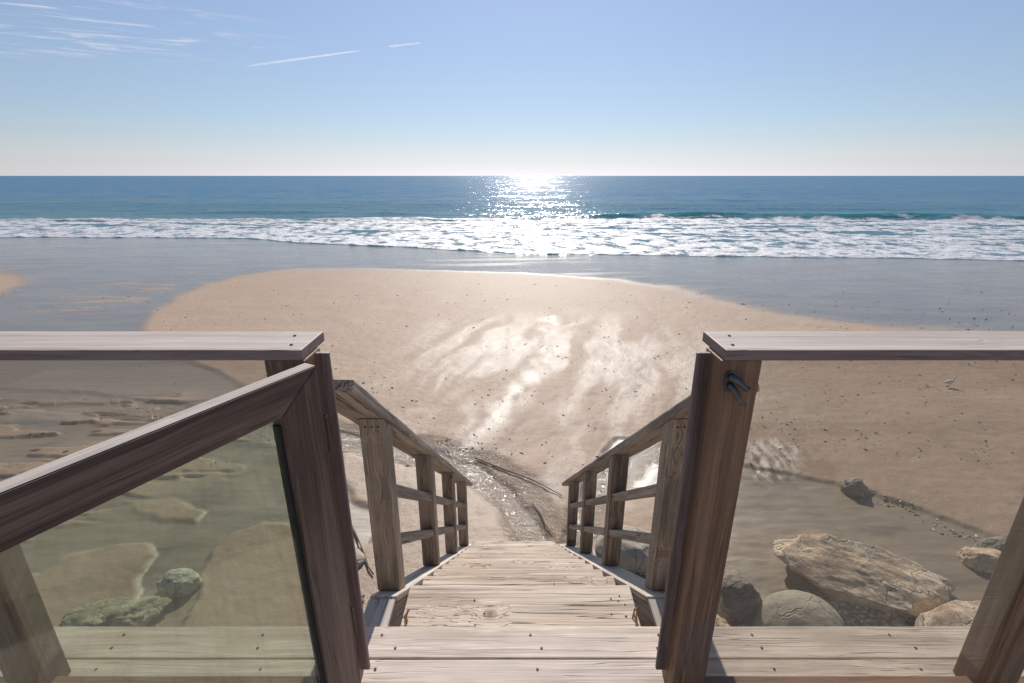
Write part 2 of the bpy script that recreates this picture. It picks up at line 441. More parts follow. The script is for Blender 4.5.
spec = s_.mixf(s_.math('MAXIMUM', s_.math('SUBTRACT', plat_a, gl_a), 0.0), .7, .10)
# lacy foam remnants and thin streaks on the wet flat
lace = s_.noise(s_.mapping(P, (.9, 1.6, 1)), 1.0, 7, .7, 1.5)
lacem = s_.math('MULTIPLY', s_.math('MULTIPLY', s_.ramp(s_.math('ABSOLUTE', s_.math('SUBTRACT', lace, .5)), [(0, 1.0), (.012, 0.0)]), s_.ramp(n1, [(.45, 0.0), (.6, 1.0)])),
                s_.math('MULTIPLY', s_.ramp(s_.math('DIVIDE', sepp.outputs[1], 40.0), [(.45, 0.0), (.75, .55)]), s_.math('SUBTRACT', 1.0, plat_a)))
c = s_.mix(lacem, c, (.62, .62, .63))
pat = s_.noise(s_.rmap(P, (.12, .9, 1), R(12)), 1.0, 6, .62, .6)
c = s_.mix(s_.math('MULTIPLY', s_.ramp(pat, [(.5, 0.0), (.62, 1.0)]), s_.math('MULTIPLY', s_.math('SUBTRACT', 1.0, plat_a), .55)), c, (.26, .19, .15))
r = s_.math('ADD', r, s_.math('MULTIPLY', s_.math('MULTIPLY', s_.ramp(pat, [(.48, 0.0), (.62, 1.0)]), s_.math('SUBTRACT', 1.0, plat_a)), .16))
pr = s_.principled(Base_Color=c, Roughness=r, Normal=b4, Specular_IOR_Level=spec)
M_sand = s_.m
beach = link('beach', grid_mesh('beach', X, Y, Z, {'plateau': plat, 'stream': stream, 'gloss': gl, 'rill': nearm*plat}), M_sand)
tag(beach, 'damp tan sandy beach with rills, a creek and a wet mirror-like shoreline', 'beach', kind='structure')

# ---- sea
rows = np.concatenate([np.linspace(-.7, 1.5, 40), np.linspace(1.56, 62, 520), np.geomspace(62.3, 60000, 330)])
s = np.linspace(-1, 1, 760)
Y0 = 38 + rows
halfw = 1.35*Y0 + 25
X = s[None,:]*halfw[:,None]
Y = shore(X)*np.exp(-np.maximum(rows,0)/60)[:,None] + 38*(1-np.exp(-np.maximum(rows,0)/60))[:,None] + rows[:,None]
rr = Y - shore(X)                                   # metres behind the swash line
fade = sstep(600, 90, Y)
Z = np.full_like(X, SEA)
Z += fade*(.10*fbm(X*.03, Y*.16, 101, 3) + .05*fbm(X*.15, Y*.6, 102, 4) + .02*fbm(X*.8, Y*1.6, 103, 3))*sstep(1, 20, rr)
# green swell standing up behind the foam
yc = 64.5 + 2.2*fbm(X*.02, X*0, 111, 2) - 3.5*sstep(-10, 90, X)
amp = .85*(sstep(2, 16, X)*(.75+.3*fbm(X*.05, X*0+2, 112, 2))) + .12
d = Y-yc
Z += amp*np.where(d < 0, np.exp(-(d/1.7)**2), np.exp(-(d/5.0)**2))
yc2 = 60.5 + 1.3*fbm(X*.05, X*0+7, 115, 3); amp2 = .42*sstep(6, -6, X)*(.7+.5*fbm(X*.12, X*0+2, 116, 3))
d2 = Y-yc2
Z += amp2*np.where(d2 < 0, np.exp(-(d2/.9)**2), np.exp(-(d2/3.0)**2))
for (cx, wx_, cy, a) in ((-38, 14, 74, .3), (-18, 8, 70, .25), (55, 22, 82, .2)):
    Z += a*np.exp(-((X-cx)/wx_)**2)*np.where(Y < cy, np.exp(-((Y-cy)/1.5)**2), np.exp(-((Y-cy)/4)**2))
# foam
back = np.where(X > 4, yc-1.6, yc2+.6) + 1.0*fbm(X*.3, X*0+4, 121, 3)
dens = sstep(0, .25, rr)*sstep(1.5, -1.2, Y-back)
fn = fbm(X*.7, Y*.55, 131, 5)
cell = 1-np.abs(fbm(X*.9+.5*fn, Y*.9, 141, 4))*2.2
dark = sstep(.18, .42, fbm(X*.10, Y*.55, 151, 4))*sstep(4, 12, rr)
foam = dens*np.clip(.64 + .5*fn - .9*dark + .25*np.exp(-(rr/.9)**2) + .35*np.exp(-((Y-back+1)/1.5)**2), 0, 1.2)
Z += foam*(.10*fbm(X*.9, Y*1.0, 161, 5) + .02) * sstep(0, .2, rr)
steps = .03*np.exp(-((rr-1.0)/.9)**2) + .10*np.exp(-((rr-9-2*vnoise(X*.05, X*0, 9))/1.0)**2)*sstep(-.2,.3,vnoise(X*.04, X*0+2, 19)+.1)
Z += steps*dens
Z -= .12*sstep(.12, -.5, rr)
s_ = NT('sea_water')
geo = s_.n('ShaderNodeNewGeometry'); P = geo.outputs['Position']
sep = s_.n('ShaderNodeSeparateXYZ', {0: P})
fo = s_.attr('foam'); rra = s_.attr('offshore')
w1 = s_.noise(s_.mapping(P, (.35, 1.1, 1)), 1.0, 5, .62, .4)
w2 = s_.noise(s_.mapping(P, (.05, .16, 1)), 1.0, 5, .6)
w3 = s_.noise(s_.mapping(P, (2.2, 4.5, 1)), 1.0, 4, .65, .4)
w4 = s_.noise(s_.mapping(P, (.004, .02, 1)), 1.0, 4, .6)
deep = s_.mix(s_.ramp(rra, [(0, 0.0), (.02, .15), (.12, 1.0)]), (.10, .19, .18), (.012, .13, .28))
deep = s_.mix(s_.math('MULTIPLY', s_.ramp(w2, [(.35, 0.0), (.65, 1.0)]), .5), deep, (.02, .155, .215))
deep = s_.mix(s_.math('MULTIPLY', s_.ramp(w4, [(.4, 0.0), (.6, 1.0)]), .4), deep, (.012, .085, .17))
deep = s_.mix(s_.math('MULTIPLY', s_.attr('swell'), .75), deep, (.05, .28, .27))
deep = s_.mix(s_.math('MULTIPLY', fo, .8, clamp=True), deep, (.27, .27, .30))
f1 = s_.noise(s_.mapping(P, (1.1, .9, 1)), 1.0, 6, .7, .5)
f2 = s_.noise(s_.mapping(P, (5, 4, 1)), 1.0, 4, .7, .3)
fm = s_.math('ADD', fo, s_.math('ADD', s_.math('MULTIPLY', s_.math('SUBTRACT', f1, .5), 1.9), s_.math('MULTIPLY', s_.math('SUBTRACT', f2, .5), .8)))
fmask = s_.math('MULTIPLY', s_.ramp(fm, [(.42, 0.0), (.62, 1.0)]), s_.ramp(fo, [(.02, 0.0), (.12, 1.0)]))
h = s_.math('ADD', s_.math('MULTIPLY', w1, 1.0), s_.math('MULTIPLY', w3, .22))
def wnrm(sc, amp):
    n = s_.n('ShaderNodeTexNoise', {'Vector': s_.mapping(P, sc), 'Scale': 1.0, 'Detail': 4.0, 'Roughness': .6})
    v = s_.n('ShaderNodeVectorMath', {0: n.outputs['Color'], 1: (.5,.5,.5)}, operation='SUBTRACT').outputs[0]
    return s_.n('ShaderNodeVectorMath', {0: v, 1: amp}, operation='MULTIPLY').outputs[0]
va = s_.n('ShaderNodeVectorMath', {0: wnrm((1.4, 2.6, 1), (.9, 1.25, 0)), 1: wnrm((.12, .35, 1), (.2, 1.1, 0))}, operation='ADD').outputs[0]
vb = s_.n('ShaderNodeVectorMath', {0: va, 1: geo.outputs['Normal']}, operation='ADD').outputs[0]
bw2 = s_.n('ShaderNodeVectorMath', {0: vb}, operation='NORMALIZE').outputs[0]
wd = s_.n('ShaderNodeBsdfDiffuse', {0: deep}); wg = s_.n('ShaderNodeBsdfGlossy', {0: (1,1,1,1), 'Roughness': .13, 'Normal': bw2})
wf = s_.math('MINIMUM', s_.n('ShaderNodeFresnel', {'IOR': 1.33, 'Normal': bw2}).outputs[0], .27)
wat = s_.n('ShaderNodeMixShader', {0: wf, 1: wd.outputs[0], 2: wg.outputs[0]})
fb = s_.bump(s_.math('ADD', f1, s_.math('MULTIPLY', f2, .5)), .8, .16)
fcol = s_.mix(s_.ramp(f2, [(.3, 0.0), (.7, 1.0)]), (.48, .46, .48), (.74, .73, .74))
fom = s_.n('ShaderNodeBsdfPrincipled', {'Base Color': fcol, 'Roughness': .6, 'Normal': fb})
mx = s_.n('ShaderNodeMixShader', {0: fmask, 1: wat.outputs[0], 2: fom.outputs[0]})
s_.t.links.new(mx.outputs[0], s_.out.inputs[0])
M_sea = s_.m
sea = link('sea', grid_mesh('sea', X, Y, Z, {'swell': np.exp(-((Y-yc+.5)/2.2)**2)*sstep(0,10,X) + .5*np.exp(-((Y-yc2)/1.2)**2)*sstep(4,-4,X), 'foam': foam, 'offshore': np.clip(rr/1000, 0, 1)}), M_sea)
tag(sea, 'blue sea with a green swell and white foam washing onto the beach', 'sea', kind='structure')

# ------------------------------------------------------------------ pebbles and gravel
def scatter(name, spots, mat, label, cat):
    bm = bmesh.new(); bmesh.ops.create_icosphere(bm, subdivisions=1, radius=1)
    base = [v.co.copy() for v in bm.verts]; fcs = [[v.index for v in f.verts] for f in bm.faces]; bm.free()
    vs = []; fs = []
    for (x, y, z, r, el) in spots:
        a = random.uniform(0, 6.28); ca, sa = math.cos(a), math.sin(a); o = len(vs)
        sx = r*random.uniform(.8, 1.5)*el; sy = r*random.uniform(.7, 1.0); sz = r*random.uniform(.45, .8)
        for b in base:
            j = 1+random.uniform(-.18, .18)
            X_, Y_ = b.x*sx*j, b.y*sy*j
            vs.append((x+X_*ca-Y_*sa, y+X_*sa+Y_*ca, z+b.z*sz*j+sz*.35))
        fs += [[i+o for i in f] for f in fcs]
    me = bpy.data.meshes.new(name); me.from_pydata(vs, [], fs)
    o = link(name, me, mat); tag(o, label, cat, kind='stuff'); return o
s_ = NT('pebble'); geo = s_.n('ShaderNodeNewGeometry')
rn = geo.outputs['Random Per Island']
s_.principled(Base_Color=s_.ramp(rn, [(0, (.035,.028,.024)), (.5, (.09,.065,.05)), (.8, (.16,.12,.09)), (1, (.30,.25,.2))]), Roughness=.55)
M_peb = s_.m
s_ = NT('gravel'); geo = s_.n('ShaderNodeNewGeometry')
rn = geo.outputs['Random Per Island']
s_.principled(Base_Color=s_.ramp(rn, [(0, (.10,.08,.06)), (.45, (.30,.24,.18)), (.8, (.50,.42,.33)), (1, (.80,.76,.68))]), Roughness=.7)
M_grav = s_.m
N = 22000
py_ = np.array([random.uniform(284, 470) for _ in range(N)]); px_ = np.array([random.uniform(-60, 1150) for _ in range(N)])
dn = F*ST+(py_-341.5)*CT; fw = F*CT-(py_-341.5)*ST
zz = np.full(N, ZS)
for _ in range(4):
    t = (ZC-zz)/dn; x_ = (px_-512)*t; y_ = fw*t; zz = basez(x_, y_)
zt, pl, st_, g_, _n = terrain(x_, y_)
cl = fbm(x_*.8, y_*.5, 301, 3)
spots = []
for i in range(N):
    dens_ = .12 + .8*max(0, cl[i])**1.3 + .22*(px_[i] > 520)*(py_[i] < 340)*max(0, .6+cl[i])
    if pl[i] < .35 and not (px_[i] > 700 and py_[i] > 300): dens_ *= .05
    if random.random() < dens_*.85:
        r_ = random.choice((.005, .006, .007, .007, .009, .010, .013, .017, .028))*(.8+.05*y_[i])
        spots.append((x_[i], y_[i], zt[i], r_*.50, random.uniform(1, 2.2)))
scatter('pebbles', spots, M_peb, 'small dark pebbles and shell bits strewn over the sand', 'pebbles')
def patch(poly, n, r0, r1):
    P_ = plan(poly); xs_ = [p[0] for p in P_]; ys_ = [p[1] for p in P_]; out = []
    A = np.random.RandomState(5).rand(n, 2); XX = min(xs_)+A[:,0]*(max(xs_)-min(xs_)); YY = min(ys_)+A[:,1]*(max(ys_)-min(ys_))
    ins = sdist(XX, YY, P_) + .12*fbm(XX*3, YY*3, 8, 3) > 0
    zz_ = terrain(XX, YY)[0]
    return [(XX[i], YY[i], zz_[i], random.uniform(r0, r1), random.uniform(1, 1.4)) for i in range(n) if ins[i]]
gs = patch([(815,600),(840,585),(900,598),(935,640),(900,700),(800,700)], 5200, .008, .028)
gs += patch([(690,590),(740,600),(770,640),(700,700),(620,700),(600,560),(640,555)], 2600, .008, .03)
gs += patch([(860,492),(900,503),(950,525),(1010,550),(1000,556),(940,534),(880,508)], 300, .006, .02)
scatter('gravel', gs, M_grav, 'coarse gravel and broken shells round the boulders by the deck', 'gravel')

# ------------------------------------------------------------------ rocks
def rock_mat(name, a, b, dark_, strata=3.5):
    s = NT(name); tc = s.n('ShaderNodeTexCoord'); P = tc.outputs['Object']
    n = s.noise(P, 2.2, 8, .65); f = s.noise(P, 16, 6, .7)
    lay = s.noise(s.mapping(P, (1.2, 1.2, strata), rot=(.25, .2, 0)), 1.6, 5, .6, .8)
    c = s.mix(s.ramp(n, [(.36, 0.0), (.62, 1.0)]), a, b)
    c = s.mix(s.math('MULTIPLY', s.ramp(lay, [(.40, 1.0), (.52, 0.0)]), .5), c, dark_)
    c = s.mix(s.math('MULTIPLY', s.ramp(f, [(.35, 1.0), (.55, 0.0)]), .5), c, dark_)
    dn_ = s.n('ShaderNodeVectorMath', {0: P, 1: s.n('ShaderNodeVectorMath', {0: s.n('ShaderNodeTexNoise', {'Vector': P, 'Scale': 4.0}).outputs['Color'], 1: (.35,.35,.35)}, operation='MULTIPLY').outputs[0]}, operation='ADD').outputs[0]
    ve = s.n('ShaderNodeTexVoronoi', {'Vector': dn_, 'Scale': 3.2}, feature='DISTANCE_TO_EDGE')
    ck = s.math('MULTIPLY', s.ramp(ve.outputs['Distance'], [(0, 1.0), (.035, 0.0)]), s.ramp(n, [(.45, 0.0), (.55, 1.0)]))
    c = s.mix(s.math('MULTIPLY', ck, .35), c, tuple(q*.5 for q in dark_))
    sp2 = s.noise(P, 70, 4, .7)
    c = s.mix(s.math('MULTIPLY', s.ramp(sp2, [(.3, 1.0), (.55, 0.0)]), .45), c, dark_)
    h = s.math('ADD', s.math('MULTIPLY', n, 1.0), s.math('ADD', s.math('MULTIPLY', f, .35), s.math('MULTIPLY', lay, .45)))
    h = s.math('ADD', s.math('SUBTRACT', h, s.math('MULTIPLY', ck, .3)), s.math('MULTIPLY', sp2, .12))
    s.principled(Base_Color=c, Roughness=.8, Normal=s.bump(h, .9, .05)); return s.m
M_rock = rock_mat('sandstone', (.80, .54, .34), (.88, .74, .56), (.22, .16, .12))
M_rockg = rock_mat('grey_stone', (.36, .31, .25), (.50, .43, .35), (.10, .085, .07), 4)
M_rockl = rock_mat('light_grey_stone', (.68, .62, .52), (.80, .74, .64), (.24, .20, .16), 2)
M_rocko = rock_mat('olive_stone', (.46, .40, .27), (.66, .58, .40), (.16, .135, .09), 5)
M_rockp = rock_mat('pale_stone', (.42, .365, .28), (.50, .44, .34), (.30, .25, .19), 1.5)
def rock(name, label, x, y, sx, sy, sz, seed, mat, cuts=9, rough=.10, rot=0, sink=.3, tilt=(0,0), group=None, fine=5, cutd=(.62,.9), extra=()):
    rs = random.Random(seed)
    bm = bmesh.new(); bmesh.ops.create_icosphere(bm, subdivisions=fine, radius=1)
    planes = []
    for _ in range(cuts):
        n = Vector((rs.gauss(0,1), rs.gauss(0,1), rs.gauss(0,.8))).normalized(); planes.append((n, rs.uniform(*cutd)))
    planes += [(Vector(e[:3]).normalized(), e[3]) for e in extra]
    for v in bm.verts:
        p = v.co.copy()
        for n, d_ in planes:
            k_ = p.dot(n)-d_
            if k_ > 0: p -= n*k_*.93
        q = p*1.3+Vector((seed*3.7, 0, 0))
        nz = mnoise.fractal(q, .9, 2.1, 6)*rough + mnoise.fractal(q*3.3, .9, 2.1, 4)*rough*.45
        lay = math.sin((p.z+.25*p.x)*11+seed+2*mnoise.noise(q))*rough*.18
        p += v.co.normalized()*(nz+lay)
        v.co = Vector((p.x*sx, p.y*sy, p.z*sz))
    M = Matrix.Translation((x, y, tz(x, y)+sz*(1-2*sink)*.75)) @ Matrix.Rotation(rot, 4, 'Z') @ Matrix.Rotation(tilt[0], 4, 'X') @ Matrix.Rotation(tilt[1], 4, 'Y')
    o = link(name, bm2me(bm, name, True), mat, M); tag(o, label, 'boulder' if sx > .2 else 'rock', group); return o
def gp(px, py):
    p = plan([(px, py)])[0]; return p
x, y = gp(860, 592); rock('boulder', 'huge cream and orange boulder with a slabby top, biggest beyond the right glass', x+.03, y+.02, .92, .46, .32, 3, M_rock, 7, .10, rot=-.20, sink=.26, tilt=(.06,.12), fine=6, cutd=(.78,.98), extra=((.1,-.22,1,.42),(-.1,-1,-.35,.62),(-.75,-.3,-.6,.5),(.8,-.5,.3,.66)))
x, y = gp(797, 642); rock('boulder', 'smooth rounded pale olive boulder at the deck edge, in front of the huge boulder', x, y, .40, .34, .34, 5, M_rockp, 3, .03, sink=.3, cutd=(.85,.97))
x, y = gp(965, 645); rock('boulder', 'angular orange tan boulder at the deck edge beside the second railing post', x, y, .44, .34, .33, 8, M_rock, 9, .08, rot=.3, sink=.25)
x, y = gp(722, 618); rock('boulder', 'dark grey squared boulder just right of the latch post', x+.12, y, .24, .26, .34, 12, M_rockg, 9, .07, sink=.25)
x, y = gp(855, 492); rock('rock', 'small pointed rock on the sandbank scarp beyond the right glass', x, y, .18, .13, .15, 15, M_rockg, 8, .16, sink=.3)
x, y = gp(978, 562); rock('rock', 'low cream rock at the scarp, behind the second railing post', x+.05, y, .24, .16, .13, 18, M_rock, 8, .12, sink=.3)
x, y = gp(990, 545); rock('rock', 'thin dark ledge of rock just beyond the low cream rock', x+.05, y, .30, .10, .07, 19, M_rockg, 8, .14, rot=.3, sink=.35)
x, y = gp(632, 562); rock('boulder', 'smooth pale rounded boulder seen through the right stair handrail', x+.02, y+.12, .40, .30, .22, 22, M_rockp, 4, .04, sink=.35, cutd=(.8,.95))
x, y = gp(705, 640); rock('rock', 'knobbly tan rock under the deck edge at the foot of the latch post', x+.05, y, .20, .20, .18, 23, M_rock, 8, .15, sink=.3)
x, y = gp(180, 588); rock('rock', 'lone pale grey rock in the washed-out channel beyond the left glass', x, y, .20, .15, .13, 25, M_rockl, 7, .10, sink=.22)
x, y = gp(150, 612); rock('boulder', 'rugged olive grey rock ledge nearest the lone grey rock', x-.10, y-.10, .30, .18, .10, 28, M_rocko, 10, .18, rot=.35, sink=.3)
x, y = gp(108, 622); rock('boulder', 'low flat olive rock ledge left of the rugged one, at the deck edge', x, y, .38, .20, .08, 31, M_rocko, 10, .16, rot=.1, sink=.3)
x, y = gp(352, 604); rock('rock', 'dark pitted rock in the gap between gate post and stairs', x-.03, y, .17, .14, .12, 35, M_rockg, 8, .16, sink=.3)
x, y = gp(352, 565); rock('rock', 'pale rounded rock beyond the gap left of the stairs', x-.02, y, .16, .14, .10, 36, M_rockp, 5, .06, sink=.35)

# driftwood sticks in the creek bed left of the stairs
def stick(label, pts, r, mat):
    bm = bmesh.new(); rings = []
    n = len(pts)
    for i, p in enumerate(pts):
        p = Vector(p); q = Vector(pts[min(i+1, n-1)]) - Vector(pts[max(i-1, 0)]); q.normalize()
        a = q.cross(Vector((0,0,1))).normalized(); b = q.cross(a)
        rr_ = r*(1-.6*i/n)*(1+.25*math.sin(i*1.7))
        rings.append([bm.verts.new(p+(a*math.cos(k_)+b*math.sin(k_))*rr_) for k_ in [j*math.pi/4 for j in range(8)]])
    for a, b in zip(rings, rings[1:]):
        for k_ in range(8): bm.faces.new((a[k_], a[(k_+1)%8], b[(k_+1)%8], b[k_]))
    bm.faces.new(rings[0]); bm.faces.new(rings[-1][::-1])
    bmesh.ops.recalc_face_normals(bm, faces=bm.faces)
    o = link('driftwood', bm2me(bm, 'driftwood', True), mat); tag(o, label, 'driftwood', None); return o
M_drift = simple('driftwood_bark', (.14, .10, .07), .8, 0, 40)
def gpts(pp, lift=.02):
    return [(a, b, tz(a, b)+lift) for a, b in plan(pp)]
stick('dark curved driftwood root between gate post and left stair post', gpts([(345,522),(352,528),(358,540),(364,556),(369,572),(374,580)]), .013, M_drift)
stick('dark crooked driftwood branch lying across the creek, right of the stair foot', gpts([(475,459),(500,470),(520,478),(535,484),(552,494),(562,500)]), .009, M_drift)
stick('thin dark twig lying in the creek below the longer branch', gpts([(532,505),(540,515),(546,528),(556,540)]), .008, M_drift)
x, y = gp(722, 612)
stick('thin pale bleached twig caught on the rocks beside the latch post', [(x-.1,y-.1,tz(x,y)+.38),(x,y-.02,tz(x,y)+.40),(x+.1,y-.05,tz(x,y)+.36),(x+.17,y-.12,tz(x,y)+.33)], .010, M_grav)

# ------------------------------------------------------------------ white bird on the sand
M_feather = simple('white_feathers', (.80, .78, .74), .7, 0, 30, .1)
M_bill = simple('dark_bill', (.06, .05, .04), .5)
bx, by = gp(948, 389); bz = tz(bx, by)
def lathe_path(bm, pts, seg=12):
    rings = []
    for i, (p, r_) in enumerate(pts):
        p = Vector(p); q = Vector(pts[min(i+1, len(pts)-1)][0])-Vector(pts[max(i-1, 0)][0]); q.normalize()
        a = q.cross(Vector((0,1,0)));  a.normalize(); b = q.cross(a)
        rings.append([bm.verts.new(p+(a*math.cos(k_)+b*math.sin(k_)*.85)*r_) for k_ in [j*2*math.pi/seg for j in range(seg)]])
    for a, b in zip(rings, rings[1:]):
        for k_ in range(seg): bm.faces.new((a[k_], a[(k_+1)%seg], b[(k_+1)%seg], b[k_]))
    bm.faces.new(rings[0]); bm.faces.new(rings[-1][::-1]); bmesh.ops.recalc_face_normals(bm, faces=bm.faces)
bm = bmesh.new()
lathe_path(bm, [((-.13,0,.085),.006),((-.09,0,.095),.022),((-.04,0,.10),.042),((.0,0,.105),.045),((.035,0,.115),.034),((.055,0,.14),.020),((.06,0,.17),.016),((.065,0,.19),.020),((.078,0,.20),.017),((.09,0,.198),.006)])
bird = thing('seabird', 'small white bird standing on the sand, seen through the right glass', 'bird', (bx, by, bz))
Mb = Matrix.Translation((bx, by, bz))
body = link('body', bm2me(bm, 'body', True), M_feather, Mb, bird)
bm = bmesh.new(); lathe_path(bm, [((.088,0,.198),.005),((.12,0,.192),.001)], 6); link('bill', bm2me(bm, 'bill'), M_bill, Mb, bird)
for sy_ in (-.015, .015):
    bm = bmesh.new(); lathe_path(bm, [((-.005,sy_,.07),.004),((.0,sy_,.035),.003),((-.004,sy_,.002),.003),((.02,sy_,.001),.002)], 6); link('leg', bm2me(bm, 'leg'), M_bill, Mb, bird)

# ------------------------------------------------------------------ deck
deck = thing('deck', 'pale weathered timber deck at the head of the beach stairs', 'deck', (0, 0, 0))
edges = [1.247]
while edges[-1] > -1.6: edges.append(edges[-1]-.119)
nb = len(edges)-1
for i in range(nb):
    y1, y0 = edges[i], edges[i+1]
    b = board('board', (-3.7, (y0+y1)/2, -.014), (3.7, (y0+y1)/2, -.014), y1-y0-.006, .028, M_deck, deck, seg=30, bev=.003, rough=.0012)
    if i < 4:
        for xx in (-3.1,-2.5,-1.9,-1.28,-.80,-.40,.075,.49,.83,1.28,1.9,2.5,3.1):
            for yy in (.3, .7):
                jx = xx + random.uniform(-.035, .035)
                screw(b, jx, y0+(y1-y0)*yy, .0008, M_rust if random.random() < .35 else M_screw, .0048)
board('fascia', (-3.7, 1.215, -.135), (3.7, 1.215, -.135), .035, .20, M_board, deck)
for xx in (-3.3, -2.2, -1.1, 1.2, 2.2, 3.3):
    board('joist', (xx, -1.6, -.13), (xx, 1.19, -.13), .045, .18, M_board, deck)
for xx in (-3.3, -1.1, 1.2, 3.3):
    for yy in (1.05, -1.3):
        board('pile', (xx+.09, yy, tz(xx, yy)-.3), (xx+.09, yy, -.05), .12, .12, M_board, deck, up=(0,1,0))

# ------------------------------------------------------------------ glass railings
YF, YB = .995, 1.085
def railing(side, label):
    sg = -1 if side == 'L' else 1
    c0 = .461
    t = thing('glass_railing', label, 'railing', (sg*2, 1.04, 0), group='glass railings on each side of the stairs')
    # cap with screws
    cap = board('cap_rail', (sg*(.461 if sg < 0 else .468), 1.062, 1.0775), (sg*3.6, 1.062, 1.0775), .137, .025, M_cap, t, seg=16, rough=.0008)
    for dx, dy in ((.035,-.035),(.055,.03),(1.0,-.03),(1.0,.03),(2.2,-.03),(2.2,.03)):
        screw(cap, sg*(c0+dx), 1.062+dy, 1.0908, M_screw, .004)
    px = [.507, 1.405, 2.55, 3.5]
    if sg < 0: px = [.502, 1.405, 2.56, 3.5]
    for i, cx in enumerate(px):
        p = board('post', (sg*cx, (YF+YB)/2, .002), (sg*cx, (YF+YB)/2, 1.0645), .09, .09, M_gpost, t, up=(0,1,0))
    # glass and channels
    for a, b in zip(px, px[1:]):
        x0, x1 = sg*(a+.0455), sg*(b-.0455); xm = (x0+x1)/2; w = abs(x1-x0)
        bm = box_bm(w, .008, 1.006, .0008); link('glass_panel', bm2me(bm, 'glass_panel'), M_glass, Matrix.Translation((xm, 1.012, .5605)), t)
        board('bottom_rail', (x0, 1.018, .020), (x1, 1.018, .020), .052, .035, M_gpost, t)
    # gate stop on the stair side of the end post
    xin = sg*(px[0]-.045-.0065)
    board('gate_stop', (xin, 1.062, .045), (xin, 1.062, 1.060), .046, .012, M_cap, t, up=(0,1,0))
    return t
rl = railing('L', 'left glass railing with timber cap, behind the open gate')
rrt = railing('R', 'right glass railing with timber cap and a latch catch on its end post')
# latch catch on the right end post
def latch(parent):
    cx, cz = .487, 0
    # find the height that sits at the pixel row of the catch
    d_ = ray(733, 382); t_ = YF/d_[1]; cx = d_[0]*t_; cz = ZC + d_[2]*t_
    bm = bmesh.new()
    M = Matrix.Translation((cx, YF-.002, cz)) @ Matrix.Scale(1.15, 4)
    # back plate
    pl_ = [(-.017,.020),(-.008,.026),(.004,.020),(.016,.002),(.014,-.006),(.004,-.004),(.000,-.012),(-.006,-.022),(-.014,-.018),(-.019,.0)]
    prism('latch_plate', pl_, -.002, .002, M @ Matrix.Rotation(R(90), 4, 'X'), M_latch, parent, .0006)
    def arm(name, pts, r_):
        bm = bmesh.new(); rings = []
        for i, p in enumerate(pts):
            p = Vector(p); q = (Vector(pts[min(i+1,len(pts)-1)])-Vector(pts[max(i-1,0)])).normalized()
            a = q.cross(Vector((0,1,0))).normalized(); b = q.cross(a)
            rk = r_*(1-.45*i/(len(pts)-1))
            rings.append([bm.verts.new(p+(a*math.cos(j*math.pi/4)+b*math.sin(j*math.pi/4)*1.4)*rk) for j in range(8)])
        for a, b in zip(rings, rings[1:]):
            for k_ in range(8): bm.faces.new((a[k_], a[(k_+1)%8], b[(k_+1)%8], b[k_]))
        bm.faces.new(rings[0]); bm.faces.new(rings[-1][::-1]); bmesh.ops.recalc_face_normals(bm, faces=bm.faces)
        link(name, bm2me(bm, name, True), M_latch, M, parent)
    arm('latch_catch', [(-.010,-.004,.014),(0,-.012,.010),(.010,-.018,.002),(.018,-.022,-.006),(.022,-.020,-.002)], .0075)
    arm('latch_catch', [(-.008,-.004,-.004),(-.002,-.014,-.012),(.003,-.022,-.022),(.010,-.026,-.032),(.017,-.024,-.036)], .007)
    for dz in (.015, -.012): screw(parent, cx-.012, YF-.0055, cz+dz, M_screw, .0035, 'y')
latch(rrt)

# ------------------------------------------------------------------ open gate
A = Vector((-.420, .970, 0)); U = Vector((-.471, -.882, 0)).normalized(); Nn = Vector((U.y, -U.x, 0))   # Nn points away from the eye side
if Nn.dot(-A) > 0: Nn = -Nn
ZG = ZC-.386; GL = .84; W = .100; WT = .080
gate = thing('gate', 'open timber framed glass gate swung inwards on the left post', 'gate', (A.x, A.y, 0))
def gframe(origin, ex, ey):
    ex = Vector(ex).normalized(); ey = Vector(ey).normalized(); ez = ex.cross(ey)
    M = Matrix((ex, ey, ez)).transposed().to_4x4(); M.translation = origin; return M
def gpart(name, poly, grain_u, mat=M_gate):
    # poly in (u, z); thickness along +Nn 0..36 mm
    o = A + Vector((0,0,ZG))
    if grain_u:
        M = gframe(o, U, (0,0,1)); pts = [(u, z) for u, z in poly]
    else:
        M = gframe(o, (0,0,1), U); pts = [(z, u) for u, z in poly]
    ez = M.col[2].to_3d(); s0 = 1 if ez.dot(Nn) > 0 else -1
    return prism(name, pts, 0 if s0 > 0 else -.036, .036 if s0 > 0 else 0, M, mat, gate, .002)
Hh = ZG-.10
g = .0006
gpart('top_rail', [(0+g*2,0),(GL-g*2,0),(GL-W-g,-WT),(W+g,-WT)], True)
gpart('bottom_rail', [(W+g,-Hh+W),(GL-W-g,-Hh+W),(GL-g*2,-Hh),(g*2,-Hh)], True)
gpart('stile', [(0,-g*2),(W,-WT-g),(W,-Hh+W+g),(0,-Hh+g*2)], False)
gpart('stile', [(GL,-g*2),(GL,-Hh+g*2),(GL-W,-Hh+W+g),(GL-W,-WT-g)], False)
M = gframe(A+Vector((0,0,ZG))+U*(GL/2)+Nn*.018+Vector((0,0,-Hh/2+(W-WT)/2)), U, Nn)
link('glass_pane', bm2me(box_bm(GL-2*W+.01, .008, Hh-W-WT+.006, .0008), 'glass_pane'), M_gglass, M, gate)
